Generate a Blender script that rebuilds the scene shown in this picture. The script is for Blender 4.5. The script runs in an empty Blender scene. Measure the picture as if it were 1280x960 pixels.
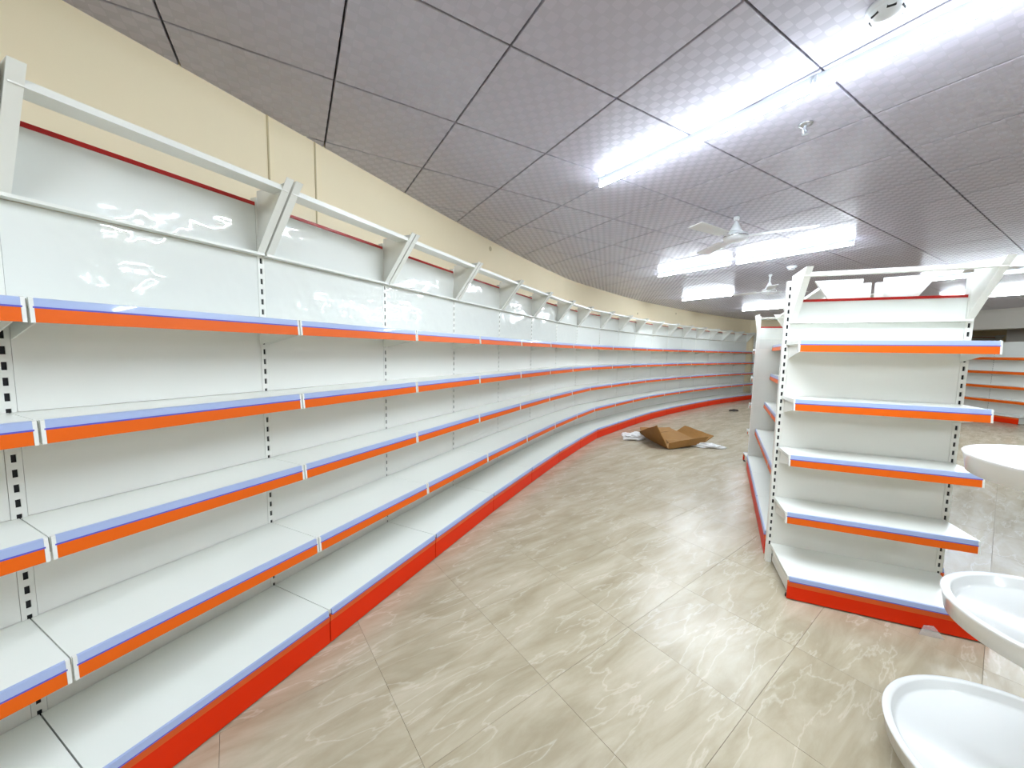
import bpy, bmesh, math, random
from mathutils import Vector, Matrix, noise
sin, cos, PI = math.sin, math.cos, math.pi
scene = bpy.context.scene
C = scene.collection

# ------------------------------------------------------------------ camera
F, PITCH, ROLL = 464.08, 0.088206, 0.01744      # focal length in pixels of the 1280x960 frame
H, HB, ZB = 1.449, 1.2752, 0.174                # camera height, its height above the base shelves, base shelf height
CEIL = H + 1.22
cd = bpy.data.cameras.new('camera'); cam = bpy.data.objects.new('camera', cd); C.objects.link(cam)
cd.sensor_width = 36; cd.sensor_fit = 'HORIZONTAL'; cd.lens = F / 1280 * 36
cd.clip_start = 0.02; cd.clip_end = 80
fwd = Vector((0, cos(PITCH), -sin(PITCH))); up0 = Vector((0, sin(PITCH), cos(PITCH))); rt0 = Vector((1, 0, 0))
rt = cos(ROLL) * rt0 + sin(ROLL) * up0
upv = -sin(ROLL) * rt0 + cos(ROLL) * up0
M = Matrix((rt, upv, -fwd)).transposed().to_4x4(); M.translation = (0, 0, H)
cam.matrix_world = M
scene.camera = cam

# ------------------------------------------------------------------ world, exposure
w = bpy.data.worlds.new('world'); scene.world = w; w.use_nodes = True
w.node_tree.nodes['Background'].inputs[0].default_value = (0.8, 0.85, 0.9, 1)
w.node_tree.nodes['Background'].inputs[1].default_value = 0.0
scene.view_settings.view_transform = 'Standard'; scene.view_settings.look = 'None'
scene.view_settings.gamma = 1; scene.view_settings.use_curve_mapping = False
scene.view_settings.exposure = 1.68
LAMP = 118.0

def ray(u, v):
    d = fwd + rt * ((u - 640) / F) - upv * ((v - 480) / F)
    return d
def at(u, v, z):                                  # point of the pixel's ray at absolute height z
    d = ray(u, v); k = (z - H) / d.z
    return Vector((d.x * k, d.y * k, z))

# ------------------------------------------------------------------ materials
def srgb(r, g, b):
    f = lambda c: (c / 255 / 12.92) if c / 255 <= 0.04045 else ((c / 255 + 0.055) / 1.055) ** 2.4
    return (f(r), f(g), f(b), 1)
MATS = {}
def mat(name, col, rough=0.5, metal=0, spec=0.5, coat=0, trans=0, alpha=1, bump=None, var=None):
    m = bpy.data.materials.new(name); m.use_nodes = True; nt = m.node_tree; b = nt.nodes['Principled BSDF']
    b.inputs['Base Color'].default_value = col; b.inputs['Roughness'].default_value = rough
    b.inputs['Metallic'].default_value = metal; b.inputs['Specular IOR Level'].default_value = spec
    b.inputs['Coat Weight'].default_value = coat; b.inputs['Coat Roughness'].default_value = 0.035
    b.inputs['Transmission Weight'].default_value = trans; b.inputs['Alpha'].default_value = alpha
    tc = nt.nodes.new('ShaderNodeTexCoord')
    if var:                                       # colour variation: (other colour, scale)
        n = nt.nodes.new('ShaderNodeTexNoise'); n.inputs['Scale'].default_value = var[1]; n.inputs['Detail'].default_value = 5
        nt.links.new(tc.outputs['Object'], n.inputs['Vector'])
        mx = nt.nodes.new('ShaderNodeMix'); mx.data_type = 'RGBA'
        mx.inputs[6].default_value = col; mx.inputs[7].default_value = var[0]
        nt.links.new(n.outputs['Fac'], mx.inputs[0]); nt.links.new(mx.outputs[2], b.inputs['Base Color'])
    if bump:                                      # (scale, strength, distance)
        n = nt.nodes.new('ShaderNodeTexNoise'); n.inputs['Scale'].default_value = bump[0]; n.inputs['Detail'].default_value = 3
        nt.links.new(tc.outputs['Object'], n.inputs['Vector'])
        bp = nt.nodes.new('ShaderNodeBump'); bp.inputs['Strength'].default_value = bump[1]; bp.inputs['Distance'].default_value = bump[2]
        nt.links.new(n.outputs['Fac'], bp.inputs['Height']); nt.links.new(bp.outputs['Normal'], b.inputs['Normal'])
        if coat: nt.links.new(bp.outputs['Normal'], b.inputs['Coat Normal'])
    MATS[name] = m
    return m
mat('white_steel', srgb(238, 238, 231), 0.28, bump=(3, 0.15, 0.004))
mat('shelf_steel', srgb(240, 242, 235), 0.2, bump=(2.2, 0.2, 0.004))
mat('film_panel', srgb(234, 236, 230), 0.5, spec=0.15, coat=1.0, bump=(3.2, 0.75, 0.016))
mat('header_steel', srgb(238, 238, 231), 0.35)
mat('orange', srgb(228, 98, 10), 0.42, spec=0.3)
mat('blue_channel', srgb(164, 180, 218), 0.3, coat=0.3)
mat('blue_line', srgb(92, 88, 190), 0.35)
mat('clear_clip', srgb(232, 232, 226), 0.25)
mat('kick_red', srgb(226, 46, 0), 0.45, spec=0.2)
mat('kick_rim', srgb(230, 98, 36), 0.45, spec=0.3)
mat('red_trim', srgb(186, 28, 22), 0.35)
mat('black', srgb(16, 16, 20), 0.6)
mat('cream_wall', srgb(254, 240, 208), 0.75, bump=(14, 0.15, 0.003), var=(srgb(250, 234, 198), 1.3))
mat('wall_joint', srgb(206, 190, 150), 0.8)
mat('grey_column', srgb(172, 164, 152), 0.7)
mat('beam_white', srgb(196, 192, 182), 0.8)
mat('plenum', srgb(70, 66, 68), 0.9)
mat('grout', srgb(150, 140, 120), 0.7)
mat('fixture_white', srgb(226, 230, 234), 0.4)
mat('fan_white', srgb(226, 228, 230), 0.3)
mat('chrome', srgb(190, 192, 196), 0.2, metal=0.9)
mat('tray_white', srgb(236, 237, 234), 0.16, spec=0.6, bump=(1.6, 0.15, 0.004))
mat('cardboard', srgb(160, 116, 56), 0.7, var=(srgb(136, 96, 44), 6), bump=(30, 0.3, 0.004))
mat('bag_plastic', srgb(236, 236, 234), 0.3, trans=0.15, bump=(20, 0.5, 0.01))
mat('clear_plastic', srgb(225, 225, 222), 0.12, trans=0.5, alpha=0.55)
mat('debris', srgb(60, 52, 46), 0.8)
m = mat('tube_light', (1, 1, 1, 1)); b = m.node_tree.nodes['Principled BSDF']
b.inputs['Emission Color'].default_value = (0.82, 0.915, 1.0, 1); b.inputs['Emission Strength'].default_value = LAMP

m = mat('tube_glow', (1, 1, 1, 1)); b = m.node_tree.nodes['Principled BSDF']      # the dimmer upper side of the diffuser
b.inputs['Emission Color'].default_value = (0.70, 0.87, 1.0, 1); b.inputs['Emission Strength'].default_value = LAMP * 0.06

def ceiling_tile_mat():
    m = bpy.data.materials.new('ceiling_tile'); m.use_nodes = True; nt = m.node_tree; b = nt.nodes['Principled BSDF']
    N = nt.nodes.new; Lk = nt.links.new
    tc = N('ShaderNodeTexCoord'); sp = N('ShaderNodeSeparateXYZ'); Lk(tc.outputs['Object'], sp.inputs[0])
    def mth(op, a, bb):
        n = N('ShaderNodeMath'); n.operation = op
        for i, q in enumerate((a, bb)):
            if q is None: continue
            if isinstance(q, (int, float)): n.inputs[i].default_value = q
            else: Lk(q, n.inputs[i])
        return n.outputs[0]
    k = 2 * PI / 0.084
    sx = mth('SINE', mth('MULTIPLY', sp.outputs[0], k), None); sy = mth('SINE', mth('MULTIPLY', sp.outputs[1], k), None)
    pr_ = mth('MULTIPLY', sx, sy)
    st = N('ShaderNodeMapRange'); st.inputs[1].default_value = 0.05; st.inputs[2].default_value = 0.22
    Lk(pr_, st.inputs[0])
    r = N('ShaderNodeMapRange'); r.inputs[3].default_value = 0.272; r.inputs[4].default_value = 0.42; Lk(st.outputs[0], r.inputs[0])
    Lk(r.outputs[0], b.inputs['Roughness'])
    mx = N('ShaderNodeMix'); mx.data_type = 'RGBA'; mx.inputs[6].default_value = srgb(182, 178, 190); mx.inputs[7].default_value = srgb(180, 176, 188)
    Lk(st.outputs[0], mx.inputs[0]); Lk(mx.outputs[2], b.inputs['Base Color'])
    n = N('ShaderNodeTexNoise'); n.inputs['Scale'].default_value = 2.0; Lk(tc.outputs['Object'], n.inputs['Vector'])
    bp = N('ShaderNodeBump'); bp.inputs['Strength'].default_value = 0.25; bp.inputs['Distance'].default_value = 0.01
    Lk(n.outputs['Fac'], bp.inputs['Height']); Lk(bp.outputs['Normal'], b.inputs['Normal'])
    MATS['ceiling_tile'] = m
ceiling_tile_mat()
def floor_tile_mat():
    m = bpy.data.materials.new('floor_tile'); m.use_nodes = True; nt = m.node_tree; b = nt.nodes['Principled BSDF']
    N = nt.nodes.new; Lk = nt.links.new
    g = N('ShaderNodeNewGeometry'); oi = N('ShaderNodeObjectInfo')
    mp = N('ShaderNodeMapping'); mp.inputs['Scale'].default_value = (0.8, 3.4, 1)
    m0 = N('ShaderNodeMapping'); m0.inputs['Rotation'].default_value = (0, 0, -0.62); Lk(g.outputs['Position'], m0.inputs[0]); Lk(m0.outputs[0], mp.inputs[0])
    cb = N('ShaderNodeCombineXYZ'); mu = N('ShaderNodeMath'); mu.operation = 'MULTIPLY'; mu.inputs[1].default_value = 0.35
    Lk(oi.outputs['Random'], mu.inputs[0]); Lk(mu.outputs[0], cb.inputs[2])
    ad = N('ShaderNodeVectorMath'); ad.operation = 'ADD'; Lk(mp.outputs[0], ad.inputs[0]); Lk(cb.outputs[0], ad.inputs[1])
    n1 = N('ShaderNodeTexNoise'); n1.inputs['Scale'].default_value = 2.4; n1.inputs['Detail'].default_value = 8; n1.inputs['Roughness'].default_value = 0.62; n1.inputs['Distortion'].default_value = 0.5
    Lk(ad.outputs[0], n1.inputs['Vector'])
    cr = N('ShaderNodeValToRGB'); e = cr.color_ramp.elements
    e[0].position = 0.32; e[0].color = srgb(160, 148, 123); e[1].position = 0.72; e[1].color = srgb(193, 183, 162)
    el = e.new(0.5); el.color = srgb(177, 166, 142)
    Lk(n1.outputs['Fac'], cr.inputs[0])
    n2 = N('ShaderNodeTexNoise'); n2.inputs['Scale'].default_value = 2.2; n2.inputs['Detail'].default_value = 6; n2.inputs['Distortion'].default_value = 0.3
    Lk(ad.outputs[0], n2.inputs['Vector'])
    v = N('ShaderNodeValToRGB'); e = v.color_ramp.elements
    e[0].position = 0.485; e[0].color = (0, 0, 0, 1); e[1].position = 0.515; e[1].color = (0, 0, 0, 1); k = e.new(0.5); k.color = (0.3, 0.3, 0.3, 1)
    Lk(n2.outputs['Fac'], v.inputs[0])
    mx = N('ShaderNodeMix'); mx.data_type = 'RGBA'; mx.inputs[7].default_value = srgb(222, 214, 198)
    Lk(v.outputs[0], mx.inputs[0]); Lk(cr.outputs[0], mx.inputs[6]); Lk(mx.outputs[2], b.inputs['Base Color'])
    b.inputs['Roughness'].default_value = 0.27; b.inputs['Specular IOR Level'].default_value = 0.5
    MATS['floor_tile'] = m
floor_tile_mat()

# ------------------------------------------------------------------ mesh helpers
class MB:
    def __init__(s): s.v = []; s.f = []
    def box(s, x0, x1, y0, y1, z0, z1):
        n = len(s.v)
        s.v += [(x0, y0, z0), (x1, y0, z0), (x1, y1, z0), (x0, y1, z0), (x0, y0, z1), (x1, y0, z1), (x1, y1, z1), (x0, y1, z1)]
        s.f += [tuple(n + i for i in q) for q in ((3, 2, 1, 0), (4, 5, 6, 7), (0, 1, 5, 4), (1, 2, 6, 5), (2, 3, 7, 6), (3, 0, 4, 7))]
        return s
    def loft(s, a, b_):                          # two equal outlines joined into a closed solid
        n = len(s.v); k = len(a); s.v += [tuple(p) for p in a] + [tuple(p) for p in b_]
        s.f += [tuple(n + i for i in reversed(range(k))), tuple(n + k + i for i in range(k))]
        s.f += [(n + i, n + (i + 1) % k, n + k + (i + 1) % k, n + k + i) for i in range(k)]
        return s
    def tube(s, p, q, r0, r1=None, seg=12):
        r1 = r0 if r1 is None else r1
        p, q = Vector(p), Vector(q); d = (q - p).normalized(); a = d.orthogonal().normalized(); c = d.cross(a)
        A = [p + (a * cos(t) + c * sin(t)) * r0 for t in [2 * PI * i / seg for i in range(seg)]]
        B = [q + (a * cos(t) + c * sin(t)) * r1 for t in [2 * PI * i / seg for i in range(seg)]]
        return s.loft(A, B)
    def lathe(s, prof, seg=48, cx=0, cy=0):       # open or closed profile of (radius, z)
        n = len(s.v); k = len(prof)
        for i in range(seg):
            t = 2 * PI * i / seg
            s.v += [(cx + r * cos(t), cy + r * sin(t), z) for r, z in prof]
        for i in range(seg):
            for j in range(k - 1):
                a, b_ = n + i * k + j, n + ((i + 1) % seg) * k + j
                s.f.append((a, b_, b_ + 1, a + 1))
        return s
    def mesh(s, name, m, smooth=False):
        me = bpy.data.meshes.new(name); me.from_pydata(s.v, [], s.f); me.materials.append(MATS[m])
        bm = bmesh.new(); bm.from_mesh(me); bmesh.ops.recalc_face_normals(bm, faces=bm.faces); bm.to_mesh(me); bm.free()
        if smooth:
            me.polygons.foreach_set('use_smooth', [True] * len(me.polygons))
        return me
def link(name, me, parent=None):
    o = bpy.data.objects.new(name, me); C.objects.link(o)
    if parent: o.parent = parent
    return o
def part(name, mb, m, parent=None, smooth=False, label=None):
    o = link(name, mb.mesh(name, m, smooth), parent)
    if label: o['label'] = label
    return o
def empty(name, loc, rz=0):
    o = bpy.data.objects.new(name, None); C.objects.link(o); o.location = loc; o.rotation_euler = (0, 0, rz); o.empty_display_size = 0.1
    return o
def tag(o, label, cat, group=None):
    o['label'] = label; o['category'] = cat
    if group: o['group'] = group
    return o
def bevel(o, wdt=0.003, seg=2):
    mo = o.modifiers.new('bevel', 'BEVEL'); mo.width = wdt; mo.segments = seg; mo.limit_method = 'ANGLE'
    return o

# ------------------------------------------------------------------ the runs of shelving in plan
P = [(-1.613, 1.176), (-1.262, 1.894), (-.905, 2.65), (-.54, 3.418), (-.154, 4.187), (.247, 4.958), (.664, 5.699), (1.098, 6.43),
     (1.645, 7.092), (2.19, 7.75), (2.75, 8.395), (3.353, 9.003), (3.975, 9.59), (4.607, 10.166), (5.253, 10.727), (5.917, 11.267),
     (6.598, 11.784), (7.286, 12.292), (7.987, 12.781)]
P = [Vector(p) for p in P]
h0 = (P[1] - P[0]).normalized()
P = [P[0] - h0 * 0.84] + P                        # the bay that the left edge of the picture cuts
FAR0 = P[-1] + Vector((0.34, 0.10)); fdir = Vector((sin(math.radians(99)), cos(math.radians(99))))
def rnorm(t): return Vector((t.y, -t.x))

# ------------------------------------------------------------------ room shell
def wall_strip(name, pts, thick, z0, z1, m):
    mb = MB(); pts = [Vector(p) for p in pts]
    ns = []
    for i in range(len(pts)):
        a = pts[max(i - 1, 0)]; c = pts[min(i + 1, len(pts) - 1)]
        ns.append(-rnorm((c - a).normalized()))
    A = pts; B = [p + n * thick for p, n in zip(pts, ns)]
    for i in range(len(pts) - 1):
        lo = [(*A[i], z0), (*A[i + 1], z0), (*B[i + 1], z0), (*B[i], z0)]
        mb.loft(lo, [(x, y, z1) for x, y, z in lo])
    o = part(name, mb, m); o['kind'] = 'structure'
    return o
OFF = 0.13
W0 = P[0] - h0 * 4.6
pts = [W0 - rnorm(h0) * OFF]
for i, p in enumerate(P):
    a = P[max(i - 1, 0)]; c = P[min(i + 1, len(P) - 1)]
    pts.append(p - rnorm((c - a).normalized()) * OFF)
tl = (P[-1] - P[-2]).normalized()
cor = FAR0 - rnorm(fdir) * OFF - fdir * 0.10
pts.append(cor)
for _ in range(2):                                # round off the joints of the curved wall
    out = [pts[0]]
    for a, c in zip(pts[:-1], pts[1:]):
        out += [a * 0.75 + c * 0.25, a * 0.25 + c * 0.75]
    pts = out[:-1] + [out[-1], pts[-1]]
wall_left = wall_strip('wall_left', pts, 0.12, 0, CEIL + 0.10, 'cream_wall')
wend = cor + fdir * 8.2
wall_far = wall_strip('wall_far', [cor, wend], 0.12, 0, CEIL + 0.10, 'cream_wall')
wr = Vector((wend.x, -5.4))
wall_right = wall_strip('wall_right', [wend, wr], 0.12, 0, CEIL + 0.10, 'cream_wall')
wl0 = pts[0]
wall_rear = wall_strip('wall_rear', [wr, Vector((wl0.x - 0.3, -5.4)), Vector(wl0)], 0.12, 0, CEIL + 0.10, 'cream_wall')
# two board joints on the near stretch of the curved wall
def wall_point(u, v):                             # first hit of a pixel ray with the curved wall line
    d = ray(u, v); d2 = Vector((d.x, d.y))
    for a, c in zip(pts[:-1], pts[1:]):
        e = Vector(c) - Vector(a); den = d2.x * e.y - d2.y * e.x
        if abs(den) < 1e-9: continue
        t = (a[0] * e.y - a[1] * e.x) / den; s = (a[0] * d2.y - a[1] * d2.x) / den
        if t > 0 and 0 <= s <= 1: return Vector((d2.x * t, d2.y * t)), e.normalized(), H + d.z * t
for i, (u, v) in enumerate(((335, 180), (394, 210))):
    q, e, z = wall_point(u, v)
    o = part('trim_%d' % (i + 1), MB().box(-0.004, 0.004, -0.004, 0.004, 0, CEIL), 'wall_joint')
    o.location = (*q, 0); o.rotation_euler = (0, 0, math.atan2(e.y, e.x)); o['kind'] = 'structure'
for i, (u, v) in enumerate(((613, 311), (797, 392), (845, 392))):      # small fixing marks left in the plaster
    q, e, z = wall_point(u, v)
    o = part('plaster_patch', MB().tube((0, 0.004, 0), (0, -0.003, 0), 0.03, 0.026, 9), 'wall_joint', wall_left)
    o.location = (*q, z); o.rotation_euler = (0, 0, math.atan2(e.y, e.x))

floor = part('floor', MB().box(-7, 18, -6, 15, -0.2, -0.012), 'grout'); floor['kind'] = 'structure'
ceiling = part('ceiling', MB().box(-7, 18, -6, 15, CEIL + 0.035, CEIL + 0.15), 'plenum'); ceiling['kind'] = 'structure'

def inside(q, marg=0.0):
    x, y = q
    if y < -5.5 or x > wend.x + 0.1 + marg: return False
    poly = [Vector(p) for p in pts] + [Vector(wend), wr, Vector((wl0.x - 0.3, -5.4))]
    c = False; j = len(poly) - 1
    for i in range(len(poly)):
        a, b_ = poly[i], poly[j]
        if (a.y > y) != (b_.y > y) and x < (b_.x - a.x) * (y - a.y) / (b_.y - a.y) + a.x: c = not c
        j = i
    return c
def in_view(p, pad=30):
    d = Vector(p) - Vector((0, 0, H)); z = d.dot(fwd)
    if z < 0.1: return False
    u = 640 + F * d.dot(rt) / z; v = 480 - F * d.dot(upv) / z
    return -pad < u < 1280 + pad and -pad < v < 960 + pad
def lattice(name, org, a, s, gap, z0, z1, m, parent, limit, bev):
    ui = Vector((sin(a), cos(a))); uj = Vector((cos(a), -sin(a))); rz = math.atan2(ui.y, ui.x)
    hw = s / 2 - gap / 2
    mb = MB(); lo = [(-hw, -hw), (hw, -hw), (hw, hw), (-hw, hw)]; k = hw - bev
    li = [(-k, -k), (k, -k), (k, k), (-k, k)]
    if z1 > CEIL - 0.2:  # ceiling: bevelled edge looks down
        mb.loft([(x, y, z1) for x, y in lo], [(x, y, z0 + bev) for x, y in lo]); mb.f.pop(1)
        n = len(mb.v); mb.v += [(x, y, z0) for x, y in li]
    else:
        mb.loft([(x, y, z0) for x, y in lo], [(x, y, z1 - bev) for x, y in lo]); mb.f.pop(1)
        n = len(mb.v); mb.v += [(x, y, z1) for x, y in li]
    mb.f += [(n - 4 + i, n - 4 + (i + 1) % 4, n + (i + 1) % 4, n + i) for i in range(4)] + [(n, n + 1, n + 2, n + 3)]
    me = mb.mesh(name, m)
    cells = []
    for i in range(-40, 60):
        for j in range(-40, 60):
            c = Vector(org) + ui * (i + .5) * s + uj * (j + .5) * s
            cor4 = [c + ui * hw * p + uj * hw * q for p in (-1, 1) for q in (-1, 1)]
            if not any(inside(q) for q in cor4): continue
            vis = any(in_view((*q, z0)) for q in cor4 + [c])
            cells.append((0 if vis else 1, c.length, c))
    cells.sort(key=lambda t: (t[0], t[1]))
    for vis, d, c in cells[:limit]:
        o = link(name, me, parent); o.location = (c.x, c.y, 0); o.rotation_euler = (0, 0, rz)
    rest = MB()
    for vis, d, c in cells[limit:]:
        n = len(rest.v)
        for x, y, z in mb.v:
            q = c + ui * x + Vector((-ui.y, ui.x)) * y
            rest.v.append((q.x, q.y, z))
        rest.f += [tuple(n + i for i in f) for f in mb.f]
    if rest.v:
        o = part(name + '_rest', rest, m, parent); o['kind'] = 'stuff'
lattice('ceiling_tile', (-1.3485, 1.5167), 1.0398, 0.5913, 0.008, CEIL, CEIL + 0.03, 'ceiling_tile', ceiling, 290, 0.003)
lattice('floor_tile', (0.638, 1.851), 0.925, 0.572, 0.0012, -0.02, 0.0, 'floor_tile', floor, 290, 0.0004)

# ------------------------------------------------------------------ shelf bays
SLOT = 0.05
ROWS = [1.40, 1.05, 0.70, 0.35]
DEPS = [0.27, 0.27, 0.27, 0.36]
MC = {}
def cached(key, fn):
    if key not in MC: MC[key] = fn()
    return MC[key]
def upright_meshes(ztop, zlast, wide):
    def mk():
        h = wide / 2; g = 0.0058                   # stile, slot half-width
        mb = MB()
        mb.box(-h, -g, -0.002, 0.03, 0, ztop); mb.box(g, h, -0.002, 0.03, 0, ztop); mb.box(-h, h, 0.03, 0.033, 0, ztop)
        z = zlast - 0.013; prev = 0.0
        while z < ztop - 0.02:
            mb.box(-g, g, -0.002, 0.0, prev, z); prev = z + 0.026; z += SLOT
        mb.box(-g, g, -0.002, 0.0, prev, ztop)
        return mb.mesh('upright', 'white_steel')
    def mk2():
        return MB().box(-0.0068, 0.0068, 0.004, 0.028, 0.05, ztop - 0.01).mesh('slot_channel', 'black')
    return cached(('up', ztop, zlast, wide), mk), cached(('ch', ztop), mk2)
def trap(x0, x1, ya, yb, il, ir, z0, z1, mb=None):
    """slab between depths ya..yb (outward positive); ends drawn in by il, ir per metre of depth"""
    mb = mb or MB()
    A = [(x0 + il * ya, -ya), (x1 - ir * ya, -ya), (x1 - ir * yb, -yb), (x0 + il * yb, -yb)]
    return mb.loft([(x, y, z0) for x, y in A], [(x, y, z1) for x, y in A])
def plate(x0, x1, prof, mb=None):                 # a plate of thickness x0..x1 with a (depth, z) outline
    mb = mb or MB()
    return mb.loft([(x0, -d, z) for d, z in prof], [(x1, -d, z) for d, z in prof])

def shelf_edge(sh, W, d, z, il, ir, g=0.003, orange_h=0.040, base=False):
    """price strip on the front of a board: blue channel, dark blue line, orange strip, clear end clips"""
    e0, e1 = g + il * d, W - g - ir * d
    bh = 0.022
    part('strip_channel', MB().loft([(e0 + .006, -d - .001, z + .003), (e0 + .006, -d - .009, z + .001), (e0 + .006, -d - .012, z - bh), (e0 + .006, -d - .001, z - bh)],
                                    [(e1 - .006, -d - .001, z + .003), (e1 - .006, -d - .009, z + .001), (e1 - .006, -d - .012, z - bh), (e1 - .006, -d - .001, z - bh)]), 'blue_channel', sh, label='pale blue channel of the price strip')
    part('strip_line', MB().box(e0 + .006, e1 - .006, -d - .0125, -d - .001, z - bh - .005, z - bh), 'blue_line', sh)
    zo = z - bh - .005
    if not base:
        part('price_strip', MB().loft([(e0 + .009, -d - .001, zo), (e0 + .009, -d - .012, zo), (e0 + .009, -d - .015, zo - orange_h), (e0 + .009, -d - .004, zo - orange_h)],
                                      [(e1 - .009, -d - .001, zo), (e1 - .009, -d - .012, zo), (e1 - .009, -d - .015, zo - orange_h), (e1 - .009, -d - .004, zo - orange_h)]), 'orange', sh, label='orange price strip')
        for x0, x1 in ((e0, e0 + .0085), (e1 - .0085, e1)):
            part('end_clip', MB().loft([(x0, -d + .002, z + .004), (x0, -d - .01, z + .002), (x0, -d - .016, zo - orange_h - .001), (x0, -d + .002, zo - orange_h - .001)],
                                       [(x1, -d + .002, z + .004), (x1, -d - .01, z + .002), (x1, -d - .016, zo - orange_h - .001), (x1, -d + .002, zo - orange_h - .001)]), 'clear_clip', sh)

def make_bay(name, loc, heading_vec, W, il=0.0, ir=0.0, z0=ZB, rows=ROWS, deps=DEPS, bdep=0.43, ztop=2.03, head=(1.72, 1.975, 2.03, 0.28),
             post=(True, False), postw=0.034, film=True, light=False, panels=True):
    t = Vector(heading_vec).normalized()
    root = empty(name, (loc[0], loc[1], 0), math.atan2(t.y, t.x))
    zt = z0 + (head[2] - 0.03 if head else ztop)
    hw = postw / 2
    for on, x in ((post[0], 0), (post[1], W)):
        if not on: continue
        a, c = upright_meshes(round(zt, 3), round(z0, 3), postw)
        o = link('upright', a, root); o.location.x = x
        k = link('slot_channel', c, o)
    x0, x1 = hw + 0.001, W - hw - 0.001
    zs = [z0 - 0.05] + [z0 + r for r in reversed(rows)] + [z0 + head[0] if head else zt]
    for i in range(len(zs) - 1):
        part('back_panel', MB().box(x0, x1, -0.001, 0.012, zs[i] + .0008, zs[i + 1] - .0008), 'film_panel' if (i == len(zs) - 2 and film) else 'white_steel', root)
    for r, d in zip(rows, deps):
        z = z0 + r
        g = 0.0015
        mb = MB(); trap(g, W - g, 0.004, d, il, ir, z - 0.022, z, mb)
        sh = part('shelf', mb, 'shelf_steel', root)
        if light:
            part('price_strip', MB().box(g + il * d, W - g - ir * d, -d - .012, -d - .001, z - .062, z), 'orange', sh); continue
        shelf_edge(sh, W, d, z, il, ir)
        for xa in (hw + 0.002, W - hw - 0.005):
            part('shelf_bracket', plate(xa, xa + 0.003, [(0.003, z - .023), (d - .008 , z - .023), (d - .008, z - .062), (0.003, z - .115)]), 'white_steel', sh)
    # base
    mb = MB(); trap(0.002, W - 0.002, 0.004, bdep, il, ir, z0 - 0.02, z0, mb)
    bs = part('base_shelf', mb, 'shelf_steel', root)
    if not light:
        shelf_edge(bs, W, bdep, z0, il, ir, g=0.003, base=True)
    e0, e1 = 0.003 + il * bdep, W - 0.003 - ir * bdep
    kp = part('kick_plate', MB().box(e0, e1, -bdep - .006, -bdep + .004, 0.008, z0 - .058), 'kick_red', root, label='red orange kick plate')
    part('kick_rim', MB().loft([(e0, -bdep + .004, z0 - .027), (e0, -bdep - .012, z0 - .027), (e0, -bdep - .006, z0 - .058), (e0, -bdep + .004, z0 - .058)],
                               [(e1, -bdep + .004, z0 - .027), (e1, -bdep - .012, z0 - .027), (e1, -bdep - .006, z0 - .058), (e1, -bdep + .004, z0 - .058)]), 'kick_rim', kp)
    for xa in (0.004 + hw, W - 0.007 - hw):
        bb = part('base_leg', plate(xa, xa + 0.003, [(0.004, 0.014), (bdep - .008, 0.014), (bdep - .008, z0 - .035), (0.004, z0 - .021)]), 'white_steel', root)
        part('foot', MB().tube((xa + .002, -bdep + .03, 0), (xa + .002, -bdep + .03, 0.014), 0.02), 'black', bb)
    # header
    if head:
        zb_, zr, zt_, hd = [z0 + q for q in head[:3]] + [head[3]]
        part('header_sill', trap(0.006, W - 0.006, 0.0, 0.045, il, ir, zb_ + .001, zb_ + 0.012), 'header_steel', root)
        hp = part('header_panel', MB().box(x0 + .002, x1 - .002, -0.004, 0.006, zb_ + 0.012, zr - .016), 'film_panel', root)
        part('red_trim', MB().box(x0 + .004, x1 - .004, -0.008, 0.008, zr - .016, zr), 'red_trim', hp, label='thin red trim')
        i0, i1 = 0.006 + il * hd, W - 0.006 - ir * hd
        part('header_top_bar', MB().box(i0 + .004, i1 - .004, -hd + .036, -hd + .15, zt_ - .034, zt_ - .030).box(i0 + .004, i1 - .004, -hd + .033, -hd + .036, zt_ - .046, zt_ - .024), 'header_steel', root)
        for s, xa in ((1, 0.005), (-1, W - 0.005)):
            sk = il if s > 0 else -ir
            def pt(d, z, dx): return (xa + sk * d + s * dx, -d, z)
            pf = [(0.002, zb_ + .012), (0.04, zb_ + .012), (hd, zt_ + .004), (0.002, zt_)]
            mb = MB().loft([pt(d, z, 0) for d, z in pf], [pt(d, z, .003) for d, z in pf])
            hb = part('header_bracket', mb, 'header_steel', root)
            ff = [(0.04, zb_ + .012), (hd, zt_ + .004), (hd + .003, zt_ + .004), (0.043, zb_ + .012)]
            part('flange', MB().loft([pt(d, z, 0) for d, z in ff], [pt(d, z, .034) for d, z in ff]), 'header_steel', hb)
    return root

ordn = ['first', 'second', 'third', 'fourth', 'fifth', 'sixth', 'seventh', 'eighth', 'ninth', 'tenth', 'eleventh', 'twelfth', 'thirteenth',
        'fourteenth', 'fifteenth', 'sixteenth', 'seventeenth', 'eighteenth', 'nineteenth', 'twentieth']
heads = [(P[i + 1] - P[i]).normalized() for i in range(len(P) - 1)]
def half_turn(a, c):
    return math.tan(a.angle_signed(c) / 2) if a.length and c.length else 0
nb = len(heads)
for i in range(nb):
    il = half_turn(heads[i - 1], heads[i]) if i else 0
    ir = half_turn(heads[i], heads[i + 1]) if i < nb - 1 else 0
    W = (P[i + 1] - P[i]).length
    o = make_bay('wall_shelf_bay', P[i], heads[i], W, il, ir, post=(True, i == nb - 1))
    k = nb - i
    tag(o, 'white shelf bay on the curved wall, %s from the far corner gap' % ordn[k - 1], 'shelf unit', 'shelf bays along the curved wall')

# bays along the far wall, beyond the corner
nf = 8
for i in range(nf):
    p = FAR0 + fdir * (0.87 * i)
    o = make_bay('wall_shelf_bay', p, fdir, 0.87, post=(True, i == nf - 1), light=i > 0)
    tag(o, 'white shelf bay on the far straight wall, %s past the cream corner gap' % ordn[i], 'shelf unit', 'shelf bays along the far wall')

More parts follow.
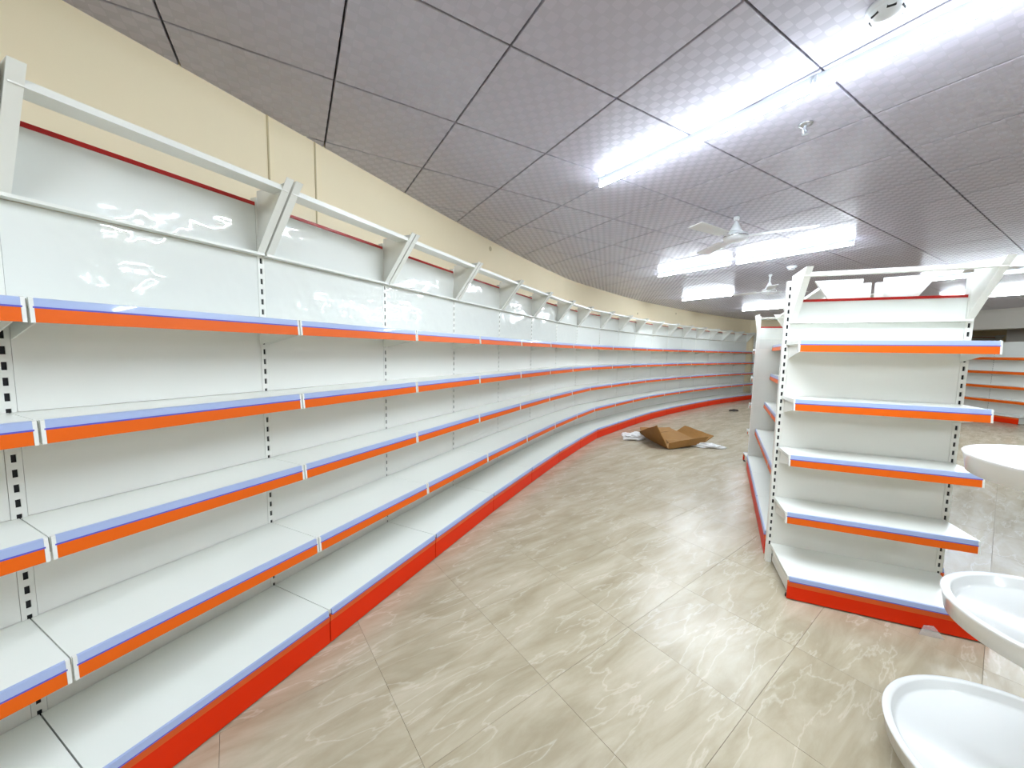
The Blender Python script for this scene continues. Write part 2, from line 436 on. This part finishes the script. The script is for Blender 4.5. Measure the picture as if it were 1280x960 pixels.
# end unit that closes the free-standing gondola
RL, RR = Vector((1.83, 2.505)), Vector((2.631, 2.168))
et = (RR - RL).normalized(); en = rnorm(et)
endcap = make_bay('end_shelf_unit', RL, et, (RR - RL).length, z0=ZB - 0.032, rows=[1.402, 1.042, 0.692, 0.337], deps=[0.25, 0.25, 0.25, 0.28], bdep=0.43,
                  head=(1.521, 1.676, 1.831, 0.28), post=(True, True), postw=0.034)
tag(endcap, 'white end shelf unit closing the free-standing gondola beside the round white trays', 'shelf unit')

# gondola behind it: bays back to back along a spine, closed by a second end unit
RL2 = Vector((3.05, 4.66)); RR2 = RL2 + et * 0.87
gt = ((RL2 + RR2) / 2 - (RL + RR) / 2).normalized(); gn = rnorm(gt)
sp0 = (RL + RR) / 2 + gt * 0.045
far_end = make_bay('end_shelf_unit', RR2, -et, 0.87, z0=ZB - 0.06, rows=[1.416, 1.056, 0.706, 0.351], deps=[0.25, 0.25, 0.25, 0.28], bdep=0.40,
                   head=(1.535, 1.69, 1.845, 0.28), post=(True, True), postw=0.034)
tag(far_end, 'white end shelf unit at the far end of the gondola, seen from behind', 'shelf unit')
GL = ((RL2 - RL).length - 0.10) / 3
gd = [0.22, 0.22, 0.26, 0.33]
gnames = ['beside the slotted end unit', 'in the middle of the gondola', 'at the far end of the gondola']
for i in range(3):
    a = sp0 + gt * (GL * (i + 1)) - gn * 0.045    # left face, run towards the camera
    o = make_bay('gondola_shelf_bay', a, -gt, GL, deps=gd, bdep=0.40, head=(1.44, 1.65, 1.77, 0.24), post=(True, i == 0))
    tag(o, 'white gondola bay facing the curved wall, ' + gnames[i], 'shelf unit', 'gondola bays facing the curved wall')
for i in range(3):
    a = sp0 + gt * (GL * i) + gn * 0.045
    o = make_bay('gondola_shelf_bay', a, gt, GL, deps=gd, bdep=0.40, head=(1.44, 1.65, 1.77, 0.24), post=(True, i == 2))
    tag(o, 'white gondola bay facing away from the curved wall, ' + gnames[i], 'shelf unit', 'gondola bays facing the trays')

# far run on the right, facing left, its top under plastic wrap
for i in range(3):
    o = make_bay('free_shelf_bay', (11.78, 8.22 + 0.9 * (2 - i) + 0.9), (0, -1), 0.9, rows=[1.33, 1.0, 0.66, 0.33], deps=[.3, .3, .3, .3], head=None, ztop=1.70, post=(True, i == 2), film=True, light=True)
    tag(o, 'white shelf bay without header in the far run, ' + ['third from its open end', 'second from its open end', 'at its open end'][i], 'shelf unit', 'far free-standing shelf bays')

# ------------------------------------------------------------------ beam and column on the right
bm_ = part('trim_3', MB().box(-0.2, 0.2, -7, 7.5, 2.19, CEIL + 0.02), 'beam_white'); bm_['kind'] = 'structure'
bm_.location = (12.2, 4.4, 0); bm_.rotation_euler = (0, 0, math.radians(3))
co = part('column', MB().box(-0.3, 0.3, -0.3, 0.3, 0, CEIL + 0.02), 'grey_column'); bevel(co, 0.01)
co.location = (13.0, 9.35, 0); tag(co, 'grey square column behind the far shelf run', 'column')

# ------------------------------------------------------------------ tube lights
mdir = Vector((sin(math.radians(144.5)), cos(math.radians(144.5)), 0))
def batten(p, length, label, group='tube lights on the ceiling', suffix=''):
    o = empty('tube_light' + suffix, (p[0], p[1], CEIL), math.atan2(mdir.y, mdir.x))
    part('housing', MB().loft([(0, -.013, 0), (0, .013, 0), (0, .009, -.026), (0, -.009, -.026)], [(length, -.013, 0), (length, .013, 0), (length, .009, -.026), (length, -.009, -.026)]), 'fixture_white', o)
    arc = [(0.015 * sin(t), -.040 - 0.015 * cos(t)) for t in [math.radians(-60 + 120 * i / 14) for i in range(15)]]
    part('tube' + suffix, MB().loft([(.004, y, z) for y, z in arc], [(length - .004, y, z) for y, z in arc]), 'tube_light', o, label='glowing tube')
    bk = [(0.0148 * sin(t), -.040 - 0.0148 * cos(t)) for t in [math.radians(60 + 240 * i / 14) for i in range(15)]]
    part('tube_back' + suffix, MB().loft([(.004, y, z) for y, z in bk], [(length - .004, y, z) for y, z in bk]), 'tube_glow', o)
    for x in (0, length - .014):
        part('end_cap', MB().box(x, x + .010, -.0165, .0165, -.036, -.0005), 'fixture_white', o)
    return tag(o, label, 'ceiling light', group)
def line_from(u, v): 
    p = at(u, v, CEIL - 0.04); return Vector((p.x, p.y, 0))
a = line_from(750, 231)
batten(a, 1.22, 'tube light over the aisle, reaching towards the sprinkler', 'tube lights on the ceiling')
batten(a + mdir * 1.222, 1.22, 'tube light over the aisle beside the round smoke detector')
a = line_from(823, 345); batten(a, 1.04, 'tube light under the ceiling fan, nearer the curved wall')
a = line_from(921, 329); batten(a, 1.14, 'tube light under the ceiling fan, leading towards the end unit')
a = line_from(853, 375); batten(a, 1.05, 'tube light beyond the fan, over the bend of the curved wall')
a = line_from(928, 388); batten(a, 1.1, 'farthest tube light, over the last bays of the curved wall')
a = line_from(1150, 351); batten(a, 1.14, 'tube light seen behind the header of the end unit, first of its row'); batten(a + mdir * 1.25, 1.14, 'tube light seen past the right bracket of the end unit')
a = line_from(1175, 374); batten(a, 1.14, 'far tube light low over the red trim of the end unit'); batten(a + mdir * 1.25, 1.14, 'far tube light over the far shelf run')
# the rows of tubes run on past the edges of the picture at their regular spacing
nd = Vector((0.8, 0.6, 0)); md = Vector((0.6, -0.8, 0))
for nm, row, s_, lab in (('right', 2.1, 2.6, 'tube light continuing the row over the aisle past the smoke detector'),
                         ('far_right', 5.1, 2.6, 'tube light continuing the row under the ceiling fan past the end unit'),
                         ('rear_left', -0.8, -0.6, 'tube light in the next row behind the aisle tubes, nearer the curved wall'),
                         ('rear_right', -0.8, 0.65, 'tube light in the next row behind the aisle tubes, nearer the tray stand')):
    q = nd * row + md * s_
    e = q + mdir * 1.14
    assert inside((q.x, q.y)) and not in_view((q.x, q.y, CEIL), 5) and not in_view((e.x, e.y, CEIL), 5)
    batten(q, 1.14, lab, 'tube lights out of the photograph', '_' + nm + '_offscreen')

# ------------------------------------------------------------------ ceiling devices
def smoke(u, v, r, label):
    p = at(u, v, CEIL)
    o = empty('smoke_detector', p)
    part('base_plate', MB().lathe([(0, 0), (r, 0), (r, -.012), (r * .92, -.018), (0, -.018)], 28), 'fixture_white', o, True)
    part('sensor_head', MB().lathe([(r * .82, -.016), (r * .8, -.03), (r * .55, -.045), (0, -.047)], 28), 'fixture_white', o, True)
    for i in range(6):
        t = i * PI / 3
        part('vent', MB().box(-.012, .012, -.002, .002, -.036, -.026), 'black', o).location = (r * .74 * cos(t), r * .74 * sin(t), 0)
        o.children[-1].rotation_euler = (0, 0, t + PI / 2)
    tag(o, label, 'smoke detector')
smoke(1110, 6, 0.058, 'round white smoke detector next to the nearest tube light')
smoke(990, 333, 0.06, 'small round detector just above the end unit, beyond the second tube row')
p = at(1007, 155, CEIL); o = empty('sprinkler', p)
part('escutcheon', MB().lathe([(0, 0), (.034, 0), (.032, -.006), (.016, -.012), (0, -.012)], 24), 'chrome', o, True)
part('nozzle', MB().tube((0, 0, -.01), (0, 0, -.035), .009, .007).tube((-.011, 0, -.03), (-.004, 0, -.05), .003).tube((.011, 0, -.03), (.004, 0, -.05), .003), 'chrome', o)
part('deflector', MB().lathe([(0, -.05), (.016, -.05), (.016, -.053), (0, -.053)], 16), 'chrome', o)
tag(o, 'small chrome sprinkler head in a ceiling tile beside the aisle tube light', 'sprinkler')

def fan(p, drop, angs, label, bl=0.58):
    o = empty('ceiling_fan', p)
    part('canopy', MB().lathe([(0, 0), (.022, 0), (.026, -.012), (.02, -.03), (.012, -.034)], 24), 'fan_white', o, True)
    part('rod', MB().tube((0, 0, -.04), (0, 0, -drop + .05), .011), 'fan_white', o)
    part('lower_cup', MB().lathe([(.013, -drop + .135), (.02, -drop + .12), (.05, -drop + .055), (.056, -drop + .045), (0, -drop + .042)], 24), 'fan_white', o, True)
    mt = part('motor', MB().lathe([(0, -drop + .044), (.05, -drop + .042), (.09, -drop + .025), (.1, -drop), (.09, -drop - .024), (.05, -drop - .04), (0, -drop - .044)], 32), 'fan_white', o, True)
    part('motor_ring', MB().lathe([(.1005, -drop + .006), (.103, -drop), (.1005, -drop - .006)], 32), 'chrome', mt, True)
    for t in angs:
        t = math.radians(t)
        b_ = part('blade', MB().loft([(.17, -.05, -.006), (.17, .05, .006), (.17, .05, .010), (.17, -.05, -.002)], [(bl, -.062, -.008), (bl, .062, .008), (bl, .062, .012), (bl, -.062, -.004)]), 'fan_white', o)
        b_.location = (0, 0, -drop); b_.rotation_euler = (0, 0, t)
        part('blade_arm', MB().box(.09, .20, -.018, .018, -.004, .004), 'fan_white', b_)
    return tag(o, label, 'ceiling fan')
fan(at(921, 271, CEIL), 0.175, (-150, -34, 90), 'white three-blade ceiling fan hanging over the aisle')
fan(at(963, 343, CEIL), 0.25, (0, 120, 240), 'faint small ceiling fan far back above the gondola', 0.55)
fan(Vector((5.6, 4.0, CEIL)), 0.22, (20, 140, 260), 'white ceiling fan behind the end unit by the row of tubes', 0.58)

# ------------------------------------------------------------------ round tray stand on the right
AX, AY = 1.71, 1.0
stand = empty('tray_stand', (AX, AY, 0))
tag(stand, 'tiered white display stand with three round rimmed trays at the right', 'display stand')
for r, z in ((0.30, 1.15), (0.31, 0.67), (0.415, 0.16)):
    dp = 0.07
    tr = part('tray', MB().lathe([(0.02, z - dp), (r - .03, z - dp), (r - .012, z - dp + .006), (r - .004, z - .012), (r, z - .004), (r - .003, z), (r - .022, z),
                                  (r - .026, z - .004), (r - .034, z - .030), (r - .045, z - .038), (0.02, z - .040)], 96), 'tray_white', stand, True)
    part('collar', MB().lathe([(.022, z - dp - .02), (.034, z - dp - .02), (.034, z - .02), (.022, z - .015)], 24), 'tray_white', tr, True)
part('pole', MB().tube((0, 0, 0), (0, 0, 1.32), .022, seg=24), 'tray_white', stand)
part('foot', MB().lathe([(0, 0), (.2, 0), (.2, .012), (.06, .03), (0, .03)], 32), 'tray_white', stand, True)

# ------------------------------------------------------------------ opened cardboard box and wrapping on the floor
q = at(840, 556, 0)
box = empty('cardboard_box', (q.x + 0.03, q.y + 0.12, 0), math.radians(16))
def sheet(name, quad, th=0.012, nx=8, ny=5, wob=0.012, seed=0, m='cardboard'):
    A = [Vector(p) for p in quad]; V = []; Fc = []
    for j in range(ny + 1):
        for i in range(nx + 1):
            u, v = i / nx, j / ny
            p = (A[0] * (1 - u) + A[1] * u) * (1 - v) + (A[3] * (1 - u) + A[2] * u) * v
            k = noise.noise(Vector((u * 3 + seed, v * 3, seed * 1.7))) * wob
            V.append(p + Vector((0, 0, k)))
    nrm = (A[1] - A[0]).cross(A[3] - A[0]).normalized()
    n = len(V); V2 = [v + nrm * th for v in V]; wdt = nx + 1
    Fc = [(j * wdt + i, j * wdt + i + 1, (j + 1) * wdt + i + 1, (j + 1) * wdt + i) for j in range(ny) for i in range(nx)]
    F2 = [tuple(n + k for k in reversed(f)) for f in Fc]
    ring = [i for i in range(wdt)] + [j * wdt + nx for j in range(1, ny + 1)] + [ny * wdt + i for i in range(nx - 1, -1, -1)] + [j * wdt for j in range(ny - 1, 0, -1)]
    side = [(ring[k], ring[(k + 1) % len(ring)], n + ring[(k + 1) % len(ring)], n + ring[k]) for k in range(len(ring))]
    mb = MB(); mb.v = [tuple(v) for v in V + V2]; mb.f = Fc + F2 + side
    return part(name, mb, m, box)
# local: x to the right along the front, y away
sheet('bottom_panel', [(-.40, -.42, .02), (.42, -.34, .05), (.50, .46, .12), (-.34, .44, .06)], seed=1)
sheet('front_flap', [(-.40, -.43, .02), (.42, -.35, .05), (.54, -.37, .20), (-.40, -.43, .13)], seed=2)
sheet('right_flap', [(.43, -.34, .05), (.51, .46, .12), (.66, .40, .24), (.60, -.42, .21)], seed=3)
sheet('left_flap', [(-.41, -.42, .02), (-.35, .44, .06), (-.42, .42, .16), (-.62, -.36, .44)], seed=4)
sheet('back_flap', [(-.34, .45, .06), (.50, .47, .12), (.44, .60, .16), (-.30, .58, .20)], seed=5)
sheet('torn_fold', [(-.28, -.36, .06), (.02, -.42, .10), (.10, -.14, .10), (-.16, -.06, .08)], seed=6)
box.scale = (0.84, 0.84, 0.84)
tag(box, 'opened brown cardboard box with bent flaps lying on the aisle floor', 'cardboard box')

def crumple(name, u, v, sx, sy, sz, rz, label, seed, m='bag_plastic', cat='plastic bag'):
    bm = bmesh.new(); bmesh.ops.create_icosphere(bm, subdivisions=4, radius=1)
    for vt in bm.verts:
        c = vt.co.copy()
        k = 1 + 0.35 * noise.noise(c * 2.1 + Vector((seed, 0, 0))) + 0.22 * abs(noise.noise(c * 5 + Vector((0, seed, 0))))
        vt.co = Vector((c.x * sx * k, c.y * sy * k, max(c.z, -.35) * sz * (k + 0.5 * noise.noise(Vector((c.x * 3, c.y * 3, seed))))))
    lo = min(vt.co.z for vt in bm.verts)
    for vt in bm.verts: vt.co.z -= lo
    me = bpy.data.meshes.new(name); bm.to_mesh(me); bm.free(); me.materials.append(MATS[m])
    o = link(name, me); p = at(u, v, 0); o.location = (p.x, p.y, 0.0); o.rotation_euler = (0, 0, rz)
    return tag(o, label, cat)
crumple('plastic_bag', 793, 549, .21, .12, .07, 0.4, 'crumpled white plastic bag between the cardboard box and the kick plates', 3)
crumple('plastic_bag', 882, 559, .24, .07, .045, -0.35, 'twisted white plastic bag under the right flap of the cardboard box', 8)
crumple('plastic_bag', 781, 544, .08, .05, .03, 1.0, 'small white plastic scrap by the kick plates', 5)
crumple('floor_litter', 917, 514, .13, .045, .03, 0.2, 'small dark scrap of litter on the floor past the box', 6, 'debris', 'litter')
# curled clear plastic offcut at the end unit's kick plate
mb = MB(); p = at(1163, 796, 0)
mb.loft([(-.045, 0, 0), (.055, 0, 0), (.02, .02, .05), (-.02, .018, .045)], [(-.045, .003, 0), (.055, .003, 0), (.02, .023, .05), (-.02, .021, .045)])
o = part('plastic_offcut', mb, 'clear_plastic'); o.location = (p.x, p.y, 0); o.rotation_euler = (0, 0, -0.4)
tag(o, 'small clear plastic offcut leaning at the red kick plate of the end unit', 'plastic scrap')
